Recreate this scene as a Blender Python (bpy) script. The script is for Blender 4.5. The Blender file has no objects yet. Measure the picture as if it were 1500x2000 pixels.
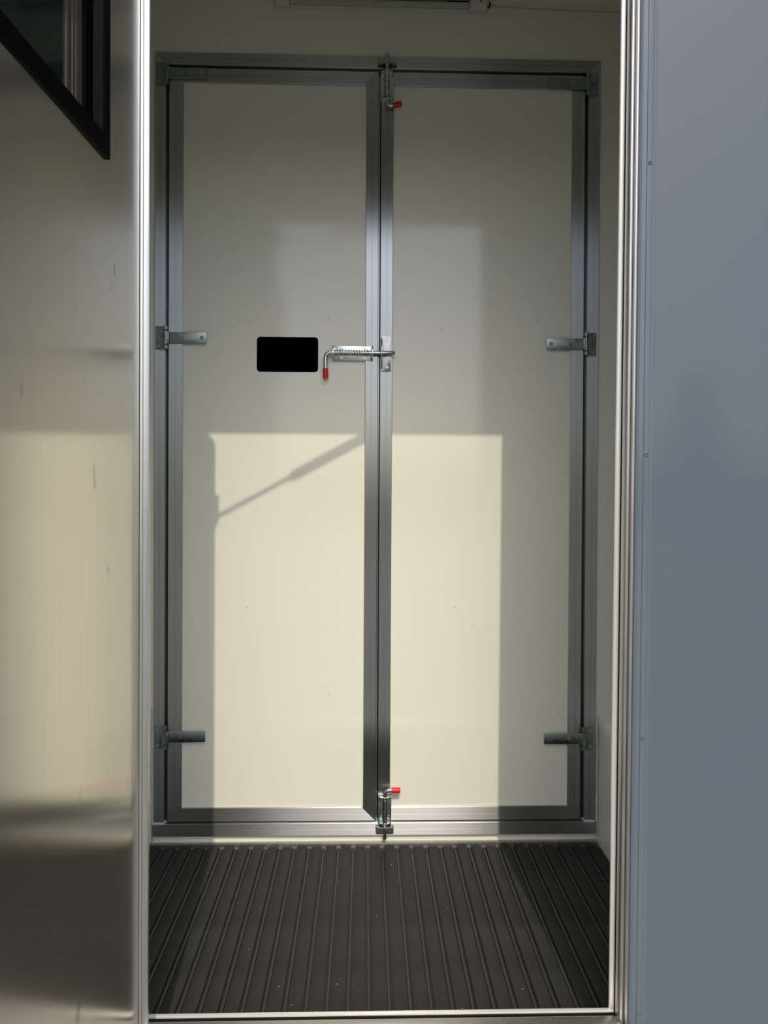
import bpy, bmesh, math, random
from mathutils import Vector, Matrix
random.seed(7)
S = bpy.context.scene
COL = S.collection

# ------------------------------------------------------------------ camera
H = 1.05
cd = bpy.data.cameras.new('camera'); cam = bpy.data.objects.new('camera', cd); COL.objects.link(cam)
cd.sensor_width = 36.0; cd.lens = 25.2; cd.shift_y = -37.0/2000.0; cd.clip_start = 0.02
cam.matrix_world = (Matrix.Translation((0, 0, H)) @ Matrix.Rotation(math.radians(-1.5), 4, 'Z')
                    @ Matrix.Rotation(math.radians(89.5), 4, 'X') @ Matrix.Rotation(math.radians(.3), 4, 'Z'))
S.camera = cam
S.view_settings.view_transform = 'Standard'; S.view_settings.look = 'None'
S.view_settings.gamma = 1.0; S.view_settings.use_curve_mapping = False
S.view_settings.exposure = -0.50

# ------------------------------------------------------------------ sky and sun
SUN_DIR = Vector((-.078, 1.0, -1.13)).normalized()          # travel direction of the sunlight
SKY_STRENGTH = 0.29
SUN_STRENGTH = 3.10
w = bpy.data.worlds.new('sky'); S.world = w; w.use_nodes = True
nt = w.node_tree; bg = nt.nodes['Background']
sky = nt.nodes.new('ShaderNodeTexSky'); sky.sky_type = 'NISHITA'; sky.sun_disc = False
sky.sun_elevation = math.asin(-SUN_DIR.z); sky.sun_rotation = math.atan2(-SUN_DIR.x, -SUN_DIR.y)
sky.dust_density = 3.0; sky.air_density = 1.0; sky.ozone_density = 1.0
nt.links.new(sky.outputs[0], bg.inputs[0]); bg.inputs[1].default_value = SKY_STRENGTH
sl = bpy.data.lights.new('sun', 'SUN'); so = bpy.data.objects.new('sun', sl); COL.objects.link(so)
sl.energy = SUN_STRENGTH; sl.angle = math.radians(.48); sl.color = (1.0, .89, .70)
so.rotation_euler = SUN_DIR.to_track_quat('-Z', 'Y').to_euler(); so.location = (1, -4, 6)

# ------------------------------------------------------------------ materials
def mat(name, col, rough=.5, metal=0., noise=0., nscale=8., stretch=(1, 1, 1), rnoise=0., bump=0., bscale=40.,
        bstretch=(1, 1, 1), spec=.5, coat=0., dark=None, dscale=30., dthr=.72, dstretch=(1, 1, 1), trans=0., ior=1.5):
    m = bpy.data.materials.new(name); m.use_nodes = True
    n = m.node_tree.nodes; L = m.node_tree.links; p = n['Principled BSDF']
    p.inputs['Roughness'].default_value = rough; p.inputs['Metallic'].default_value = metal
    p.inputs['Base Color'].default_value = (*col, 1); p.inputs['IOR'].default_value = ior
    p.inputs['Specular IOR Level'].default_value = spec
    p.inputs['Coat Weight'].default_value = coat; p.inputs['Coat Roughness'].default_value = .09
    p.inputs['Transmission Weight'].default_value = trans
    tc = n.new('ShaderNodeTexCoord')
    def tex(scale, st, detail=4.):
        mp = n.new('ShaderNodeMapping'); mp.inputs['Scale'].default_value = st
        L.new(tc.outputs['Object'], mp.inputs[0])
        t = n.new('ShaderNodeTexNoise'); t.inputs['Scale'].default_value = scale; t.inputs['Detail'].default_value = detail
        L.new(mp.outputs[0], t.inputs[0]); return t.outputs[0]
    cur = None
    if noise:
        r = n.new('ShaderNodeMapRange'); L.new(tex(nscale, stretch), r.inputs[0])
        r.inputs[1].default_value = .25; r.inputs[2].default_value = .75
        r.inputs[3].default_value = 1 - noise; r.inputs[4].default_value = 1 + noise
        mx = n.new('ShaderNodeVectorMath'); mx.operation = 'SCALE'; mx.inputs[0].default_value = col
        L.new(r.outputs[0], mx.inputs['Scale']); cur = mx.outputs[0]
    if dark is not None:
        r = n.new('ShaderNodeMapRange'); L.new(tex(dscale, dstretch, 3.), r.inputs[0])
        r.inputs[1].default_value = dthr; r.inputs[2].default_value = dthr + .03
        mx = n.new('ShaderNodeMix'); mx.data_type = 'RGBA'
        L.new(r.outputs[0], mx.inputs[0])
        if cur is not None: L.new(cur, mx.inputs[6])
        else: mx.inputs[6].default_value = (*col, 1)
        mx.inputs[7].default_value = (*dark, 1); cur = mx.outputs[2]
    if cur is not None: L.new(cur, p.inputs['Base Color'])
    if rnoise:
        r = n.new('ShaderNodeMapRange'); L.new(tex(nscale, stretch), r.inputs[0])
        r.inputs[1].default_value = .3; r.inputs[2].default_value = .7
        r.inputs[3].default_value = max(.01, rough - rnoise); r.inputs[4].default_value = rough + rnoise
        L.new(r.outputs[0], p.inputs['Roughness'])
    if bump:
        b = n.new('ShaderNodeBump'); b.inputs['Strength'].default_value = bump; b.inputs['Distance'].default_value = .001
        L.new(tex(bscale, bstretch, 2.), b.inputs['Height']); L.new(b.outputs[0], p.inputs['Normal'])
    return m

M = dict(
    gel=mat('cream_gelcoat', (.72, .73, .65), .11, noise=.012, nscale=3, bump=.12, bscale=9, dark=(.36, .35, .31), dscale=70, dthr=.735, dstretch=(1, 1, .5)),
    lining=mat('cream_lining', (.70, .705, .63), .30, noise=.02, nscale=4),
    floor=mat('plywood_subfloor', (.12, .11, .10), .7, noise=.2),
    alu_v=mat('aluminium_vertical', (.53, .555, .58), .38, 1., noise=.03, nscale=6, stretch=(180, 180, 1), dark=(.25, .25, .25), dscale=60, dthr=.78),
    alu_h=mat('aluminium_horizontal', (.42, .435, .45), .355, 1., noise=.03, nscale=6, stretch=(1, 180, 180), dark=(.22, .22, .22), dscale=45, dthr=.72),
    alu_trim=mat('polished_aluminium', (.58, .58, .56), .34, 1., noise=.05, nscale=8, stretch=(30, 30, 1), rnoise=.04),
    alu_lip=mat('anodised_lip', (.80, .80, .78), .30, .5, noise=.04, nscale=10),
    alu_dull=mat('worn_aluminium', (.46, .45, .43), .38, 1., noise=.12, nscale=10, stretch=(20, 20, 1), rnoise=.05, dark=(.20, .18, .16), dscale=18, dthr=.74),
    steel=mat('brushed_stainless', (.86, .825, .74), .15, 1., noise=.03, nscale=3, stretch=(90, 90, 1), dark=(.60, .575, .52), dscale=24, dthr=.70, dstretch=(1, 1, .35)),
    zinc_dull=mat('zinc_hinge', (.26, .31, .31), .30, 1., noise=.04, nscale=40, rnoise=.06),
    zinc=mat('zinc_plate', (.55, .62, .62), .24, 1., noise=.12, nscale=40, rnoise=.06),
    zinc_dark=mat('zinc_rod', (.50, .52, .52), .20, 1., noise=.1, nscale=50),
    screw=mat('screw_steel', (.50, .52, .52), .25, 1.),
    hole=mat('screw_recess', (.03, .03, .03), .6),
    red=mat('red_grip', (.62, .008, .012), .35, noise=.06, nscale=60),
    rubber=mat('black_rubber', (.028, .0295, .0275), .52, noise=.30, nscale=9, stretch=(1, 1, 1), rnoise=.06, bump=.15, bscale=400, spec=.08),
    rubber_base=mat('black_rubber_groove', (.023, .024, .0225), .38, noise=.2, nscale=20, spec=.25),
    seal=mat('black_seal', (.003, .003, .003), .6, noise=.1, spec=.1),
    plate=mat('black_plate', (.0004, .0004, .0004), .8, noise=.1, spec=.0),
    silver=mat('silver_blue_paint', (.092, .117, .150), .5, .0, noise=.03, nscale=2, coat=.42, spec=.2),
    silver_strip=mat('silver_blue_moulding', (.104, .130, .164), .45, .0, noise=.03, nscale=3, coat=.7, spec=.2),
    frame=mat('black_window_frame', (.0010, .0010, .0010), .5, noise=.1, spec=.04),
    reveal=mat('window_reveal', (.0045, .005, .007), .5, noise=.1, spec=.1),
    brown=mat('glass_stripe_brown', (.055, .042, .031), .45, noise=.1),  # colours of the stripes imitated on the window pane
    creamstripe=mat('glass_stripe_cream', (.075, .07, .06), .45, noise=.1),
    glass=mat('tinted_glass', (.003, .009, .009), .06, noise=.05, spec=.6),
    white=mat('white_plastic', (.62, .61, .57), .4, noise=.03),
    whitedim=mat('grey_diffuser', (.42, .42, .40), .25, noise=.05),
    sealant=mat('grey_sealant', (.50, .51, .47), .45, noise=.2, nscale=60),
    ground=mat('grey_gravel', (.23, .225, .21), .9, noise=.35, nscale=25),
    bark=mat('bark', (.09, .07, .05), .9, noise=.3, nscale=12, stretch=(1, 1, .2)),
    leaf=mat('leaves', (.055, .09, .035), .6, noise=.4, nscale=3),
    hedge=mat('hedge_leaves', (.05, .08, .035), .6, noise=.4, nscale=3),
)

def brushed(m, amount):
    n = m.node_tree.nodes; p = n['Principled BSDF']
    t = n.new('ShaderNodeTangent'); t.direction_type = 'UV_MAP'; t.uv_map = 'grain'
    m.node_tree.links.new(t.outputs[0], p.inputs['Tangent']); p.inputs['Anisotropic'].default_value = amount
    p.inputs['Anisotropic Rotation'].default_value = 0.
brushed(M['steel'], .92); brushed(M['alu_v'], .95); brushed(M['alu_h'], .97)

# ------------------------------------------------------------------ mesh helpers
class MB:
    def __init__(s): s.v = []; s.f = []
    def add(s, vs, fs):
        b = len(s.v); s.v += [tuple(v) for v in vs]; s.f += [tuple(i + b for i in f) for f in fs]; return s
    def box(s, x0, x1, y0, y1, z0, z1):
        return s.add([(x0, y0, z0), (x1, y0, z0), (x1, y1, z0), (x0, y1, z0), (x0, y0, z1), (x1, y0, z1), (x1, y1, z1), (x0, y1, z1)],
                     [(0, 3, 2, 1), (4, 5, 6, 7), (0, 1, 5, 4), (1, 2, 6, 5), (2, 3, 7, 6), (3, 0, 4, 7)])
    def sweep(s, rings, cap=True):
        n = len(rings[0]); vs = [p for r in rings for p in r]; fs = []
        for k in range(len(rings) - 1):
            for i in range(n):
                j = (i + 1) % n; fs.append((k*n + i, k*n + j, (k+1)*n + j, (k+1)*n + i))
        if cap: fs.append(tuple(range(n - 1, -1, -1))); fs.append(tuple((len(rings) - 1)*n + i for i in range(n)))
        return s.add(vs, fs)
    def tube(s, path, r, n=12, cap=True):
        path = [Vector(p) for p in path]; rings = []
        rs = r if isinstance(r, (list, tuple)) else [r]*len(path)
        t0 = (path[1] - path[0]).normalized()
        a = t0.orthogonal().normalized()
        for i, p in enumerate(path):
            t = (path[min(i + 1, len(path) - 1)] - path[max(i - 1, 0)]).normalized()
            a = (a - t*a.dot(t)).normalized(); b = t.cross(a)
            rings.append([p + (a*math.cos(2*math.pi*k/n) + b*math.sin(2*math.pi*k/n))*rs[i] for k in range(n)])
        return s.sweep(rings, cap)

def link(name, mb, m, parent=None, bevel=0., smooth=True, fn=None):
    """One mesh object; vertices are given in metres, the origin is put at the base of its box."""
    vs = [Vector(v) for v in mb.v]
    if fn: vs = [Vector(fn(v)) for v in vs]
    lo = Vector([min(v[i] for v in vs) for i in range(3)]); hi = Vector([max(v[i] for v in vs) for i in range(3)])
    org = Vector(((lo.x + hi.x)/2, (lo.y + hi.y)/2, lo.z))
    me = bpy.data.meshes.new(name); me.from_pydata([v - org for v in vs], [], mb.f)
    bm = bmesh.new(); bm.from_mesh(me); bmesh.ops.recalc_face_normals(bm, faces=bm.faces)
    if bevel:
        ed = [e for e in bm.edges if len(e.link_faces) == 2 and e.calc_face_angle(0) > .5]
        bmesh.ops.bevel(bm, geom=ed, offset=bevel, segments=2, affect='EDGES', profile=.5, clamp_overlap=True)
    bm.to_mesh(me); bm.free()
    if smooth:
        me.shade_smooth(); me.set_sharp_from_angle(angle=math.radians(35))
    me.materials.append(M[m])
    if m in ('alu_h', 'alu_v'):                                     # direction of the drawing lines of the extrusion
        uvl = me.uv_layers.new(name='grain')
        for lp in me.loops:
            co = me.vertices[lp.vertex_index].co
            uvl.data[lp.index].uv = (co.z + .01*co.y, co.x) if m == 'alu_h' else (co.x + .01*co.y, co.z)
    o = bpy.data.objects.new(name, me); COL.objects.link(o)
    place(o, org, parent); return o

WORLD = {}
def place(o, org, parent):
    WORLD[o.name] = Vector(org)
    if parent is not None:
        o.parent = parent; o.location = Vector(org) - WORLD[parent.name]
    else: o.location = org

def dup(o, org, parent, label=None):
    c = o.copy(); COL.objects.link(c); place(c, org, parent); return c

def empty(name, loc, parent=None):
    o = bpy.data.objects.new(name, None); o.empty_display_size = .05; COL.objects.link(o); place(o, Vector(loc), parent); return o

def tag(o, label, cat, kind=None, group=None):
    o['label'] = label; o['category'] = cat
    if kind: o['kind'] = kind
    if group: o['group'] = group
    return o

def bx(name, m, a, parent=None, bevel=0., fn=None): return link(name, MB().box(*a), m, parent, bevel, fn=fn)

def member(name, m, axis, p0, p1, inner, width, y0, parent, m0=0, m1=0, ridges=((.52, .0),), depth=.03, thick=.0012):
    """Flat extrusion with a shallow raised lip; axis 'z' or 'x'; runs p0..p1; 'inner' is the +1/-1 side the width grows to
    from the coordinate 'base'. m0/m1 = 1 mitres that end inwards."""
    base, sgn = inner
    # profile across the width: (u, out)   out = towards the room (-Y)
    prof = [(0, 0), (0, .0055), (.0012, .007), (width*.47, .007), (width*.48, .0058), (width*.52, .0058), (width*.53, .007),
            (width - .0012, .007), (width, .0055), (width, 0)]
    prof = [(u, o) for u, o in prof] + [(width, -depth), (0, -depth)]
    rings = []
    for p, mi, d in ((p0, m0, 1), (p1, m1, -1)):
        ring = []
        for u, o in prof:
            q = p + d*mi*(u + .0006)
            c = base + sgn*u
            ring.append((c, y0 - o, q) if axis == 'z' else (q, y0 - o, c))
        rings.append(ring)
    return link(name, MB().sweep(rings), m, parent)

# ================================================================== the setting
D2 = 2.11                       # room-side face of the far wall and of the two leaves in it
XL, XR = -.66, .95              # side walls
ZC = 2.478                      # ceiling

tag(bx('ground', 'ground', (-60, 60, -60, 30, -.60, -.50)), 'grey yard ground outside the doorway', 'ground', 'structure')
tag(bx('floor', 'floor', (XL, XR, 1.335, D2 + .03, -.06, -.008)), 'dark floor under the black rubber mat', 'floor', 'structure')
tag(bx('ceiling', 'lining', (XL - .03, XR + .03, 1.29, D2 + .08, ZC, ZC + .04)), 'pale ceiling of the horse compartment above the strip light', 'ceiling', 'structure')
tag(bx('wall_left', 'lining', (XL - .03, XL, 1.335, D2 + .08, -.06, ZC)), 'pale inner side wall behind the open steel door', 'wall', 'structure')
tag(bx('wall_right', 'lining', (XR, XR + .03, 1.335, D2 + .08, -.06, ZC)), 'pale inner side wall above the boxed wheel arch', 'wall', 'structure')

# far wall: four lengths round the opening of the double doors
FX0, FX1, FZ0, FZ1 = -.615, .687, .024, 2.307
mb = MB()
mb.box(XL, FX0 + .02, D2, D2 + .05, -.06, ZC); mb.box(FX1 - .02, XR, D2, D2 + .05, -.06, ZC)
mb.box(FX0 + .02, FX1 - .02, D2, D2 + .05, FZ1 - .02, ZC); mb.box(FX0 + .02, FX1 - .02, D2, D2 + .05, -.06, FZ0 + .02)
wb = tag(link('wall_back', mb, 'lining'), 'cream far wall around the aluminium framed double doors', 'wall', 'structure')
bx('backing_panel', 'seal', (XL, XR, D2 + .05, D2 + .08, -.06, ZC), wb)

# aluminium frame round the double doors
fr = tag(empty('trim_1', (.036, D2, 0)), 'aluminium frame around the pair of cream doors', 'door frame', 'structure')
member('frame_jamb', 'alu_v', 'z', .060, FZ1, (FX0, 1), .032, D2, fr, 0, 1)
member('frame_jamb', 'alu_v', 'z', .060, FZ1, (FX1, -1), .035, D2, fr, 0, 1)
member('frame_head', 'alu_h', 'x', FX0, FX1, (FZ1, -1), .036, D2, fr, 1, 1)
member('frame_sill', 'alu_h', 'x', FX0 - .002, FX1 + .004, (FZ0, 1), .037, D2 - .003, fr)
# base angle along the foot of the far wall and sealant runs
t = tag(link('trim_2', MB().box(XL, .697, D2 - .012, D2 + .005, -.03, .004), 'alu_dull', bevel=.002), 'grey metal angle along the foot of the cream doors', 'trim', 'structure')
def bead(name, pts, r, parent):
    path = []
    for i in range(len(pts) - 1):
        for k in range(8):
            a = Vector(pts[i]).lerp(Vector(pts[i + 1]), k/8)
            path.append(a + Vector((random.uniform(-1, 1), 0, random.uniform(-1, 1)))*r*.25)
    path.append(Vector(pts[-1]))
    return link(name, MB().tube(path, [r*random.uniform(.75, 1.2) for _ in path], 6), 'sealant', parent)
bead('sealant_bead', [(FX0 - .002, D2 - .002, .40), (FX0 - .003, D2 - .002, -.01)], .0045, fr)
bead('sealant_bead', [(FX0, D2 - .008, .062), (FX0 + .03, D2 - .008, .062), (FX0 + .036, D2 - .008, .07)], .0035, fr)
bead('sealant_bead', [(FX1 + .004, D2 - .004, .37), (FX1 + .005, D2 - .006, .30), (FX1 + .006, D2 - .006, .02), (FX1 + .009, D2 - .008, -.005)], .0042, fr)
bead('sealant_bead', [(FX1, D2 - .008, .061), (FX1 - .032, D2 - .008, .061), (FX1 - .037, D2 - .008, .070)], .004, fr)

# ------------------------------------------------------------------ hardware pieces (x right, z up, 'out' towards the room)
def screw_mesh(r=.0042, h=.0026):
    mb = MB(); n = 12; rings = []
    h = r*.75
    for rr, o in ((r, 0), (r, h*.45), (r*.80, h), (r*.42, h), (r*.36, h*.3)):
        rings.append([(rr*math.cos(2*math.pi*k/n), -o, rr*math.sin(2*math.pi*k/n)) for k in range(n)])
    mb.sweep(rings, True); return mb
def screw_at(parent, x, y, z, r=.0042, m='screw'):
    key = ('s', round(r, 4), m)
    if key not in SCREWS:
        me = link('screw', screw_mesh(r), m, None); SCREWS[key] = me.data
        bpy.data.objects.remove(me)
    o = bpy.data.objects.new('screw', SCREWS[key]); COL.objects.link(o); place(o, (x, y, z - r), parent); return o
SCREWS = {}

def hinge(parent, side, xk, z, tilt=0.):
    """side +1: strap runs to +x (left leaf). xk = knuckle axis, y of faces: frame face D2-.007."""
    yf = D2 - .007; X = lambda d: xk + side*d
    st = MB()
    x = [.004, .009, .012, .116]; ys = [yf - .009, yf - .007, yf - .0015, yf - .0015]; th = .003
    def zz(d, s): return z + tilt*d + s*(.0165 - .02*max(0, d - .012)*.3)
    rings = []
    for d, y in zip(x, ys):
        rings.append([(X(d), y, zz(d, -1)), (X(d), y, zz(d, 1)), (X(d), y - th, zz(d, 1)), (X(d), y - th, zz(d, -1))])
    st.sweep(rings)
    h = link('hinge', st, 'zinc_dull', parent, .0006)
    bx('hinge_leaf', 'zinc_dull', (min(X(-.031), X(-.008)), max(X(-.031), X(-.008)), yf - .003, yf + .0002, z - .034, z + .034), h, .0012)
    bx('leaf_wing', 'zinc_dull', (min(X(-.010), X(-.001)), max(X(-.010), X(-.001)), yf - .008, yf - .002, z - .031, z + .031), h, .0015)
    for a, b in ((-.034, -.0215), (-.0205, .0205), (.0215, .034)):
        k = MB().tube([(xk, yf - .0075, z + a), (xk, yf - .0075, z + a + .001), (xk, yf - .0075, z + b - .001), (xk, yf - .0075, z + b)], [.0062, .0074, .0074, .0062], 16)
        link('knuckle', k, 'zinc_dull', h)
    for dz in (-.025, .025): screw_at(h, X(-.022), yf - .003, z + dz, .0052)
    for d in (.045, .103): screw_at(h, X(d), yf - .0045, z + tilt*d, .0056, 'screw')
    return h

def spring_bolt(parent, o, d, g, yb, plate_len, plate_w, rod_tip, grip_len=.028, grip_ang=0., bend=.018, screws=2):
    """o = (x,z) of the plate end nearest the handle, d = unit (dx,dz) towards the tip, g = unit (dx,dz) of the handle."""
    ox, oz = o; dx, dz = d; px, pz = -dz, dx
    def P(a, b, out): return (ox + dx*a + px*b, yb - out, oz + dz*a + pz*b)
    hw = plate_w/2
    def pbox(mb, a0, a1, b0, b1, o0, o1):
        mb.add([P(a0, b0, o0), P(a1, b0, o0), P(a1, b1, o0), P(a0, b1, o0), P(a0, b0, o1), P(a1, b0, o1), P(a1, b1, o1), P(a0, b1, o1)],
               [(0, 3, 2, 1), (4, 5, 6, 7), (0, 1, 5, 4), (1, 2, 6, 5), (2, 3, 7, 6), (3, 0, 4, 7)])
    mb = MB(); pbox(mb, 0, plate_len, -hw, hw, 0, .0025)
    root = link('spring_bolt', mb, 'zinc', parent, .0007)
    RO = .0145                                                       # rod axis above the plate
    for a in (.0015, plate_len - .0015):                             # folded lugs with a rounded crown
        arc = [(-hw*1.02, .0005)] + [(-hw*1.02*math.cos(math.pi*k/10), .010 + .013*math.sin(math.pi*k/10)) for k in range(11)] + [(hw*1.02, .0005)]
        mb = MB(); mb.sweep([[P(a - .0015, b, q) for b, q in arc], [P(a + .0015, b, q) for b, q in arc]])
        link('lug', mb, 'zinc', root, .0004)
    # rod: tip -> plate -> bend -> handle
    rr = .0058; gx, gz = g
    path = [P(rod_tip, 0, RO), P(rod_tip - .002, 0, RO), P(plate_len, 0, RO), P(-.004, 0, RO)]
    c = Vector(P(-.004, 0, RO)); D = Vector((dx, 0, dz)); G = Vector((gx, 0, gz)).normalized()
    for k in range(1, 9):
        a = k/8*math.pi/2
        path.append(c - D*bend*math.sin(a) + G*bend*(1 - math.cos(a)))
    c2 = Vector(path[-1]); GT = (G + D*math.tan(grip_ang)).normalized()
    path.append(c2 + GT*.030 if grip_len > .029 else c2 + GT*.004)
    e = Vector(path[-1]); path.append(e + GT*.006)
    link('rod', MB().tube(path, [rr*.8] + [rr]*(len(path) - 1), 14), 'zinc_dark', root)
    gr = MB().tube([e, e + GT*.001, e + GT*grip_len*.85, e + GT*grip_len*.97, e + GT*grip_len], [.0068, .0076, .0080, .0072, .005], 16)
    link('grip', gr, 'red', root)['label'] = 'red plastic grip'
    hel = []; turns = 13; a0, a1 = .006, plate_len - .008
    for k in range(turns*12 + 1):
        f = k/(turns*12); an = 2*math.pi*turns*f
        hel.append(P(a0 + (a1 - a0)*f, .0082*math.cos(an), RO + .0082*math.sin(an)))
    link('spring', MB().tube(hel, .0011, 5), 'zinc_dark', root)
    for a in ((plate_len*.22, plate_len*.80) if screws == 4 else (plate_len*.80,) if screws == 2 else (plate_len*.28,)):
        for b in (-1, 1):
            q = P(a, b*hw*.62, .0025); screw_at(root, q[0], q[1], q[2], .0042)
    return root

# ------------------------------------------------------------------ the pair of cream doors
def leaf(name, label, x0, x1, z0, z1, sw):
    d = tag(empty(name, ((x0 + x1)/2, D2, z0)), label, 'door', 'structure')
    bx('panel', 'gel', (x0 + .01, x1 - .01, D2, D2 + .03, z0 + .01, z1 - .01), d)
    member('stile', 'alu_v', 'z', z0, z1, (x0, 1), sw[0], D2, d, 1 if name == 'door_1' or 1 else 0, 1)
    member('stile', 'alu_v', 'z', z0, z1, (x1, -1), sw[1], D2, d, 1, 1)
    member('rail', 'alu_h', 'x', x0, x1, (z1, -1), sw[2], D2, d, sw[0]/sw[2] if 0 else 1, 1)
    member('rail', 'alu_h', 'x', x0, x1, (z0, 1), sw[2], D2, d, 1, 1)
    return d
Z0, Z1 = .066, 2.262
d1 = leaf('door_1', 'left cream door with aluminium edging, black plate and sideways spring bolt', -.574, .035, Z0, Z1, (.041, .037, .040))
d2 = leaf('door_2', 'right cream door with aluminium edging and red-tipped bolts at top and bottom', .0415, .642, Z0, Z1, (.036, .038, .040))
bx('edge_lip', 'alu_v', (.0355, .0385, D2 - .004, D2 + .02, Z0 + .006, Z1 - .012), d1)
# hinges
for z in (2.243, 1.479, .317): hinge(d1, 1, -.580, z, .012)
for z in (2.235, 1.473, .308): hinge(d2, -1, .648, z, .0)
# black plate on the left leaf
def rounded(x0, x1, z0, z1, r, y0, y1, n=6):
    pts = []
    for cx, cz, a in ((x1 - r, z1 - r, 0), (x0 + r, z1 - r, 90), (x0 + r, z0 + r, 180), (x1 - r, z0 + r, 270)):
        for k in range(n + 1):
            t_ = math.radians(a + 90*k/n); pts.append((cx + r*math.cos(t_), cz + r*math.sin(t_)))
    return MB().sweep([[(x, y0, z) for x, z in pts], [(x, y1, z) for x, z in pts]])
pl = link('plate', rounded(-.319, -.140, 1.385, 1.487, .010, D2 - .0012, D2 + .001), 'plate', d1)
pl['label'] = 'blank black rectangular plate with rounded corners'
# sideways bolt on the left leaf (raised on a packer so that it clears the stile) and its keeper on the right leaf
yb = D2 - .0071
pk = bx('packer', 'zinc', (-.092, -.006, yb, D2 + .001, 1.422, 1.456), d1)
spring_bolt(d1, (-.097, 1.4395), (1, 0), (0, -1), yb, .117, .042, .181, .030, 0., .016, 4)
def strap_keeper(name, parent, cx, cz, L, W, y, vertical, m='alu_v'):
    """small plate bent into a stirrup that takes the rod end"""
    k = rounded(cx - W/2, cx + W/2, cz - L/2, cz + L/2, .003, y - .003, y)
    o = link(name, k, m, parent, .0008); return o
kp = strap_keeper('keeper', d2, .0585, 1.4395, .105, .0300, yb, True)
arc = [(0, 0)] + [(.024*math.sin(math.pi*k/10), .034*(1 - 2*k/10)) for k in range(0, 11)]
mb = MB(); prof = [(z_, o_) for z_, o_ in [(-.045, 0), (-.040, .010), (-.028, .021), (-.012, .0265), (.012, .0265), (.028, .021), (.040, .010), (.045, 0)]]
mb.sweep([[(.0445, yb - .003 - o_, 1.4395 + z_) for z_, o_ in prof], [(.0475, yb - .003 - o_, 1.4395 + z_) for z_, o_ in prof]])
link('keeper_lug', mb, 'alu_v', kp, .0005)
for dz in (-.040, .041): screw_at(kp, .062, yb - .003, 1.4395 + dz, .0050)
# top and bottom bolts on the right leaf, with keepers on the frame
spring_bolt(d2, (.0577, 2.172), (0, 1), (1, 0), yb, .083, .037, .134, .027, .18, .012, 2)
spring_bolt(d2, (.0620, .143), (0, -1), (1, 0), yb, .079, .039, .124, .026, 0., .015, 2)
def frame_keeper(cx, zf, zr, w_, up):
    y = D2 - .0071
    zlo, zhi = min(zf, zr), max(zf, zr)
    k = link('keeper', rounded(cx - w_/2, cx + w_/2, zlo, zhi, .004, y - .003, y), 'alu_dull', fr, .0006)
    pts = []
    for i in range(13):
        a = math.pi*i/12; pts.append((cx - (w_/2)*math.copysign(abs(math.cos(a))**.45, math.cos(a)), y - .001 - .026*abs(math.sin(a))**.45))
    link('keeper_shelf', MB().sweep([[(x, yy, zr - .0015) for x, yy in pts], [(x, yy, zr + .0015) for x, yy in pts]]), 'alu_dull', k, .0004)
    for dx_ in (-.016, .016): screw_at(k, cx + dx_, y - .003, (zf*.62 + zr*.38), .0040)
frame_keeper(.0577, 2.300, 2.274, .056, True)
frame_keeper(.0620, .027, .056, .053, False)

# ------------------------------------------------------------------ outside wall with the doorway the camera looks through
lean = lambda v: (v.x + .0043*(v.z - 1.0), v.y, v.z)
YO = 1.290
OX0, OX1, OZ0, OZ1 = -.44, .506, .05, 2.16
mb = MB()
mb.box(OX1, 3.2, YO, YO + .045, -.15, 2.75); mb.box(-3.2, OX0, YO, YO + .045, -.15, 2.75)
mb.box(OX0, OX1, YO, YO + .045, OZ1, 2.75); mb.box(OX0, OX1, YO, YO + .045, -.15, OZ0)
wf = tag(link('wall_front', mb, 'silver', fn=lambda v: lean(v) if abs(v.x) < .6 and v.x > 0 else v), 'silver blue painted outside panel beside the doorway', 'wall', 'structure')
link('inner_lining', MB().box(OX1 + .03, XR, YO + .045, YO + .05, -.06, ZC).box(XL, OX0 - .02, YO + .045, YO + .05, -.06, ZC).box(OX0 - .02, OX1 + .03, YO + .045, YO + .05, OZ1, ZC), 'lining', wf)
# moulding strip beside the doorway: flat web, raised bead, dark groove
df = tag(empty('trim_3', (.49, YO, 0)), 'aluminium doorway surround with black seal and riveted moulding', 'doorway trim', 'structure')
def vstrip(name, m, prof, z0, z1, parent):
    """prof: (x, y) outline in plan, extruded vertically and leaning with the wall"""
    rings = []
    for z in (z0, z1): rings.append([lean(Vector((x, y, z))) for x, y in prof])
    return link(name, MB().sweep(rings), m, parent)
ZT = 2.118
vstrip('moulding', 'silver_strip', [(.4872, YO), (.4872, 1.2835), (.4890, 1.2815), (.4915, 1.2825), (.4935, 1.2850), (.5015, 1.2850), (.5025, 1.2835), (.5105, 1.2835),
                             (.5130, 1.2850), (.5145, 1.2880), (.5190, 1.2884), (.5205, 1.2893), (.5205, YO + .002)], .02, 2.3, df)
prof = []
for cx, r in ((.4735, .0046), (.4828, .0046)):
    for k in range(9):
        a = math.pi*(1 - k/8); prof.append((cx + r*math.cos(a), 1.2870 - .0065*math.sin(a)))
prof += [(.4874, 1.300), (.4689, 1.300)]
vstrip('jamb_profile', 'alu_dull', prof, .076, ZT + .02, df)
vstrip('seal', 'seal', [(.4692, 1.304), (.500, 1.304), (.500, 1.312), (.4692, 1.312)], .074, ZT, df)
vstrip('jamb_lip', 'alu_lip', [(.4605, 1.3090), (.4618, 1.3075), (.4690, 1.3075), (.4705, 1.3090), (.4705, 1.3130), (.4605, 1.3130)], .0735, ZT, df)
bx('jamb_lip', 'alu_lip', (-.440, -.400, 1.3085, 1.3130, .0735, ZT), df, .001)
bx('head_lip', 'alu_lip', (-.440, .50, 1.3085, 1.3130, ZT - .010, ZT + .045), df, .001)
bx('sill_lip', 'alu_lip', (-.440, .4735, 1.3060, 1.3150, .0735, .0830), df, .0015)
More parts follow.
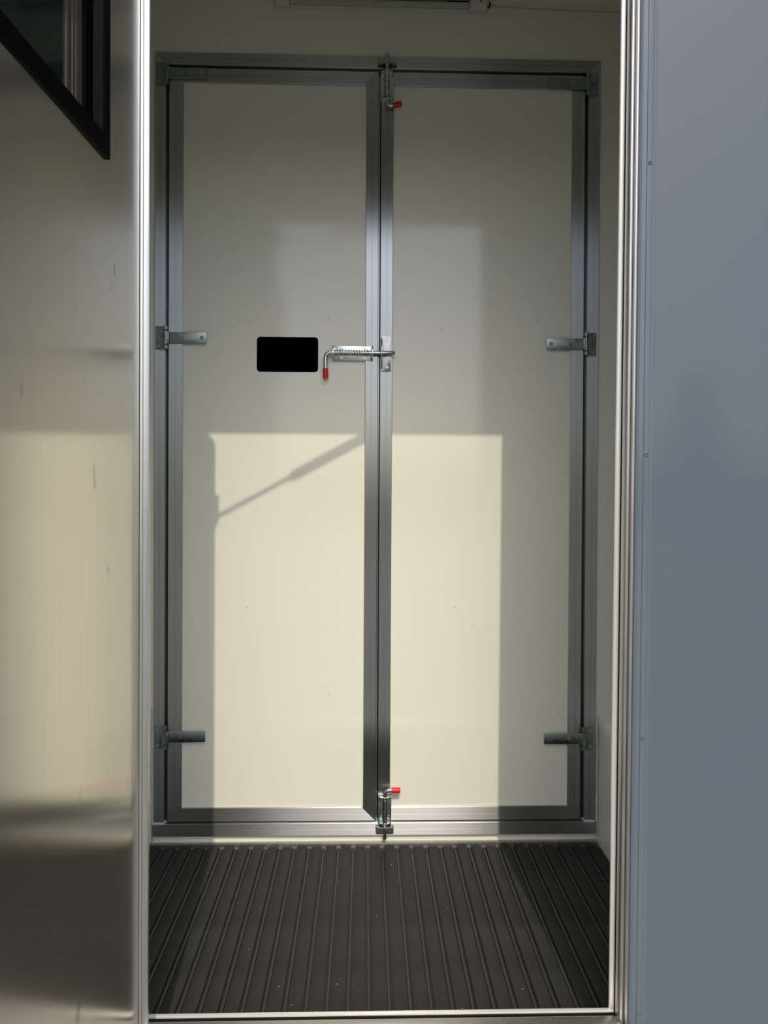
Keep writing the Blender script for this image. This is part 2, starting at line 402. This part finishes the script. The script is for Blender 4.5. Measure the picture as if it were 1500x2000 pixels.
bx('sill_seal', 'seal', (-.440, .472, 1.2960, 1.3060, .060, .0805), df, .001)
link('sill_profile', MB().box(-.440, .4660, 1.262, 1.2960, .040, .0840), 'alu_dull', df, bevel=.005)
bx('sill_step', 'alu_dull', (-.440, .4870, 1.20, 1.262, .02, .070), df, .004)
for z in (2.16, 1.637, 1.111, .596, .094):
    q = lean(Vector((.5075, 1.2835, z))); screw_at(df, q[0], q[1], q[2], .0044, 'silver_strip').name = 'rivet'

# ================================================================== things in the compartment
# ribbed rubber mat
mt = tag(empty('rubber_mat', (.03, 1.72, -.008)), 'black ribbed rubber mat covering the floor', 'floor mat')
Y0m, Y1m = 1.337, 2.085
X0m, X1m = XL + .005, .694
def strip(x0, x1, zt, zb, y1, crown=0., ny=1):
    rings = []
    for k in range(ny + 1):
        y = Y0m + (y1 - Y0m)*k/ny
        if crown: sec = [(x0, zb), (x0 + .0004, zt - .0008), (x0 + .0016, zt), (x1 - .0016, zt), (x1 - .0004, zt - .0008), (x1, zb)]
        else: sec = [(x0, zb), (x0, zt), (x1, zt), (x1, zb)]
        rings.append([(x, y, z) for x, z in sec])
    return MB().sweep(rings)
link('mat_base', strip(X0m, X1m, -.0066, -.008, Y1m - .002), 'rubber_base', mt)
P_ = .0424; gx = .0546
k0 = int(math.floor((X0m - gx)/P_)); k = k0
while gx + k*P_ < X1m:
    a, b = gx + k*P_ + .0062, gx + (k + 1)*P_ - .0062
    a = max(a, X0m); b = min(b, X1m)
    if b - a > .008:
        link('rib', strip(a, b, .0, -.0075, Y1m + random.uniform(-.003, .003), 1.), 'rubber', mt)
    # low bead along the bottom of the groove
    c = gx + k*P_
    if X0m + .004 < c < X1m - .004:
        sec = [(-.0043, -.007), (-.0043, -.0036), (-.0030, -.0022), (-.0012, -.0016), (.0012, -.0016), (.0030, -.0022), (.0043, -.0036), (.0043, -.007)]
        rings = []
        for i in range(2):
            y = Y0m + (Y1m - .006 - Y0m)*i; rings.append([(c + dx_, y, dz_) for dx_, dz_ in sec])
        link('groove_bead', MB().sweep(rings), 'rubber_base', mt)
    k += 1

# specks of white grit lying on the mat
mb = MB(); rg = random.Random(3)
for _ in range(34):
    kk = rg.randint(-13, 13); x = gx + (kk + .5)*P_ + rg.uniform(-.012, .012); y = rg.uniform(1.42, 2.04); e = rg.uniform(.0006, .0011)
    z = .0001
    if not X0m + .03 < x < X1m - .03: continue
    mb.add([(x - e, y - e*.7, z), (x + e, y - e*.6, z), (x + e*.6, y + e, z), (x - e*.7, y + e*.8, z), (x, y, z + e*1.2)], [(3, 2, 1, 0), (0, 1, 4), (1, 2, 4), (2, 3, 4), (3, 0, 4)])
tag(link('grit', mb, 'white', smooth=False), 'tiny white specks of grit scattered over the rubber mat', 'grit', 'stuff')

# boxed wheel arch at the right
mb = MB(); sec = [(XR, -.008), (.697, -.008), (.697, .335)]
for i in range(1, 9):
    a = math.pi/2*i/8; sec.append((.697 + .042*(1 - math.cos(a)), .335 + .042*math.sin(a)))
sec += [(XR, .377)]
mb.sweep([[(x, 1.345, z) for x, z in sec], [(x, D2, z) for x, z in sec]])
tag(link('wheel_arch_box', mb, 'lining'), 'cream boxed-in wheel arch with rounded top, right of the doors', 'wheel arch')

# strip light on the far wall
lt = tag(empty('strip_light', (.04, D2, 2.443)), 'slim unlit white strip light above the double doors', 'light')
tl = lambda v: (v.x, v.y, v.z - .003*(v.x - .03))
bx('housing', 'white', (-.226, .297, D2 - .012, D2 - .0005, 2.443, 2.478), lt, .001, fn=tl)
bx('diffuser', 'whitedim', (-.226, .297, D2 - .030, D2 - .012, 2.4425, 2.4555), lt, .003, fn=tl)
bx('tube_slot', 'seal', (-.224, .295, D2 - .0135, D2 - .012, 2.4560, 2.4615), lt, fn=tl)
bx('reflector', 'alu_h', (-.224, .295, D2 - .022, D2 - .012, 2.4625, 2.470), lt, .001, fn=tl)
bx('circuit_strip', 'seal', (.232, .292, D2 - .0225, D2 - .012, 2.4565, 2.4640), lt, .0008, fn=tl)
for x0, x1 in ((-.268, -.226), (.297, .348)):
    e_ = bx('end_cap', 'white', (x0, x1, D2 - .026, D2 - .0005, 2.4440, 2.4745), lt, .003, fn=tl)
    screw_at(e_, (x0 + x1)/2 + .006, D2 - .026, 2.461 - .003*(x0), .0034, 'hole')
cab = [(.346, D2 - .006, 2.456), (.354, D2 - .010, 2.452), (.358, D2 - .006, 2.459), (.359, D2 - .004, 2.4705)]
link('cable_tail', MB().tube(cab, .0022, 8), 'seal', lt)
cp = [(.358 + .57*i/10, D2 - .0015, 2.4640 - .006*math.sin(math.pi*min(1, i/9)) - .0008*i) for i in range(11)]
tag(link('cable', MB().tube(cp, .0016, 6), 'whitedim'), 'thin pale cable running along the wall from the strip light', 'cable')

# ------------------------------------------------------------------ open steel side door
P0 = Vector((-.3852, 1.25, 0)); sl_ = .0503
U = Vector((-sl_, -1, 0)).normalized(); N = Vector((1, -sl_, 0)).normalized()
def dl(v):                      # local: x = distance from the hinge edge, y = proud of the inner face, z = height
    return P0 + U*v.x + N*v.y + Vector((0, 0, v.z))
d3 = tag(empty('door_3', tuple(dl(Vector((.43, 0, .05))))), 'open brushed stainless steel door with black framed window', 'door', 'structure')
ZB, ZTOP, WD = .055, 2.172, .865
wx0, wx1, wz0, wz1 = .1495, .715, 1.5431, 1.95
# skin: four fields round the window opening, each a fine grid with the slight waviness of thin sheet
def skin():
    mb = MB()
    def wav(x, z): return -.0009*math.sin(x*9.0 + 1.1 + .5*math.sin(z*2.3)) + .00035*math.sin(x*4.1 + 2.1*z + .8)
    def field(x0, x1, z0, z1, nx, nz):
        b = len(mb.v); vs = [(x0 + (x1 - x0)*i/nx, wav(x0 + (x1 - x0)*i/nx, z0 + (z1 - z0)*j/nz), z0 + (z1 - z0)*j/nz) for j in range(nz + 1) for i in range(nx + 1)]
        mb.add(vs, [(j*(nx+1) + i, j*(nx+1) + i + 1, (j+1)*(nx+1) + i + 1, (j+1)*(nx+1) + i) for j in range(nz) for i in range(nx)])
    xs = [.0, wx0 + .01, wx1 - .01, WD]; zs = [ZB, wz0 + .01, wz1 - .01, ZTOP]
    for i in range(3):
        for j in range(3):
            if i == 1 and j == 1: continue
            field(xs[i], xs[i + 1], zs[j], zs[j + 1], max(3, int((xs[i+1] - xs[i])*50)), max(3, int((zs[j+1] - zs[j])*20)))
    return mb
sk = link('inner_skin', skin(), 'steel', d3, fn=dl)
bmw = bmesh.new(); bmw.from_mesh(sk.data); bmesh.ops.remove_doubles(bmw, verts=bmw.verts, dist=.0001)
nd = Vector(N)
for f_ in bmw.faces:
    f_.smooth = True
    if f_.normal.dot(nd) < 0: f_.normal_flip()
bmw.to_mesh(sk.data); bmw.free()
uvl = sk.data.uv_layers.new(name='grain')                     # u runs along the door, v up: sets the direction of the brushing
for lp in sk.data.loops:
    co = sk.data.vertices[lp.vertex_index].co; uvl.data[lp.index].uv = (co.dot(U), co.z)
core = MB()
core.box(.0, wx0 + .01, -.034, -.003, ZB, ZTOP); core.box(wx1 - .01, WD, -.034, -.003, ZB, ZTOP)
core.box(wx0 + .01, wx1 - .01, -.034, -.003, ZB, wz0 + .01); core.box(wx0 + .01, wx1 - .01, -.034, -.003, wz1 - .01, ZTOP)
link('outer_skin', core, 'silver', d3, fn=dl)
# rounded aluminium edging on the hinge side
prof = [(-.004, 0), (-.004, .0115), (-.002, .0128), (.001, .0132), (.004, .0128), (.0065, .0105), (.0075, .0070), (.0085, .0045), (.0115, .0040), (.0125, .0025), (.0125, 0)]
link('edge_trim', MB().sweep([[(x, y, ZB) for x, y in prof], [(x, y, 2.136 + (.0132 - y)*2.2) for x, y in prof]]), 'alu_trim', d3, fn=dl)
# window: black flange, recess, added stripes, tinted pane
def ring4(x0, x1, z0, z1, wd, y0, y1):
    return MB().box(x0, x0 + wd, y0, y1, z0, z1).box(x1 - wd, x1, y0, y1, z0, z1).box(x0 + wd, x1 - wd, y0, y1, z0, z0 + wd).box(x0 + wd, x1 - wd, y0, y1, z1 - wd, z1)
wn = link('window_frame', ring4(wx0, wx1, wz0, wz1, .014, -.004, .004).box(wx0 + .014, wx1 - .014, -.004, .004, wz0 + .013, wz0 + .030), 'frame', d3, fn=dl)
link('reveal', ring4(wx0 + .0105, wx1 - .0105, wz0 + .0105, wz1 - .0105, .004, -.030, -.001), 'reveal', wn, fn=dl)
link('sash_frame', ring4(wx0 + .015, wx1 - .015, wz0 + .015, wz1 - .015, .024, -.032, -.016), 'frame', wn, fn=dl)
link('pane', MB().box(wx0 + .02, wx1 - .02, -.028, -.024, wz0 + .02, wz1 - .02), 'glass', wn, fn=dl)
for a, b, m_ in ((.190, .203, 'brown'), (.2055, .209, 'creamstripe'), (.2170, .2195, 'creamstripe'), (.2300, .2370, 'brown')):  # added strips, not real rails; they imitate stripes showing in the glass
    link('glass_stripe', MB().box(a, b, -.024, -.021, wz0 + .039, wz1 - .039), m_, wn, fn=dl)

# gas strut between the doorway head and the door
gs = tag(empty('gas_strut', (.055, 1.308, 2.085)), 'gas strut stay holding the steel door open, shadowed on the cream doors', 'gas strut')
A = Vector((-.355, 1.095, 2.106)); B = Vector((.100, 1.327, 2.102)); MID = A.lerp(B, .46)
link('strut_rod', MB().tube([A, MID], .0050, 10), 'zinc_dark', gs)
link('strut_tube', MB().tube([MID.lerp(A, .01), MID, B], [.008, .0112, .0112], 14), 'frame', gs)
bx('door_bracket', 'zinc', (-.392, -.350, 1.075, 1.115, 2.098, 2.150), gs, .003)
bx('head_bracket', 'zinc', (.088, .116, 1.316, 1.345, 2.09, 2.16), gs, .003)

# ================================================================== seen only as reflections: trees at the far side of the yard
def foliage(n, cx, cy, fz, spread, size):
    mb = MB()
    for _ in range(n):
        p = Vector(spread()); a = Vector((random.gauss(0, 1), random.gauss(0, 1), random.gauss(0, 1))).normalized()
        b = a.orthogonal().normalized(); c = a.cross(b); s = size*random.uniform(.6, 1.3)
        p += Vector((cx, cy, fz))
        mb.add([p + b*s, p + c*s*.6, p - b*s, p - c*s*.6], [(0, 1, 2, 3)])
    return mb
tr = tag(empty('tree', (10.0, -19, -.5)), 'leafy tree mirrored in the silver blue outside panel', 'tree')
def blob():
    while True:
        c = random.choice([(0, 0, 2.7, 1.3), (.9, .2, 2.2, 1.0), (-1., 0, 2.0, 1.0), (.1, 0, 3.9, .9), (-.3, .5, 1.6, 1.3), (1.7, 0, 1.4, .8)])
        v = Vector((random.uniform(-1, 1), random.uniform(-1, 1), random.uniform(-1, 1)))
        if .3 < v.length < 1: q = Vector(c[:3]) + v*c[3]; return Vector((q.x*.55, q.y*.8, q.z))
link('crown', foliage(4000, 10.0, -19, -.2, blob, .16), 'leaf', tr, smooth=False)
link('trunk', MB().tube([(10.0, -19, -.5), (10.05, -19, .8), (9.95, -18.9, 2.2), (10.0, -19, 3.6)], [.22, .16, .11, .03], 8), 'bark', tr)
hd = tag(empty('hedge', (2, -24, -.5)), 'low dark hedge across the yard, mirrored beneath the tree', 'hedge')
link('foliage', foliage(16000, 4, -24, -.5, lambda: (random.uniform(-22, 22), random.uniform(-.7, .7), random.uniform(0, 1)**.7*(2.1 + .35*math.sin(random.uniform(0, 6)))), .20), 'hedge', hd, smooth=False)
link('stems', MB().box(-17, 26, -24.3, -23.7, -.5, 1.1), 'bark', hd)
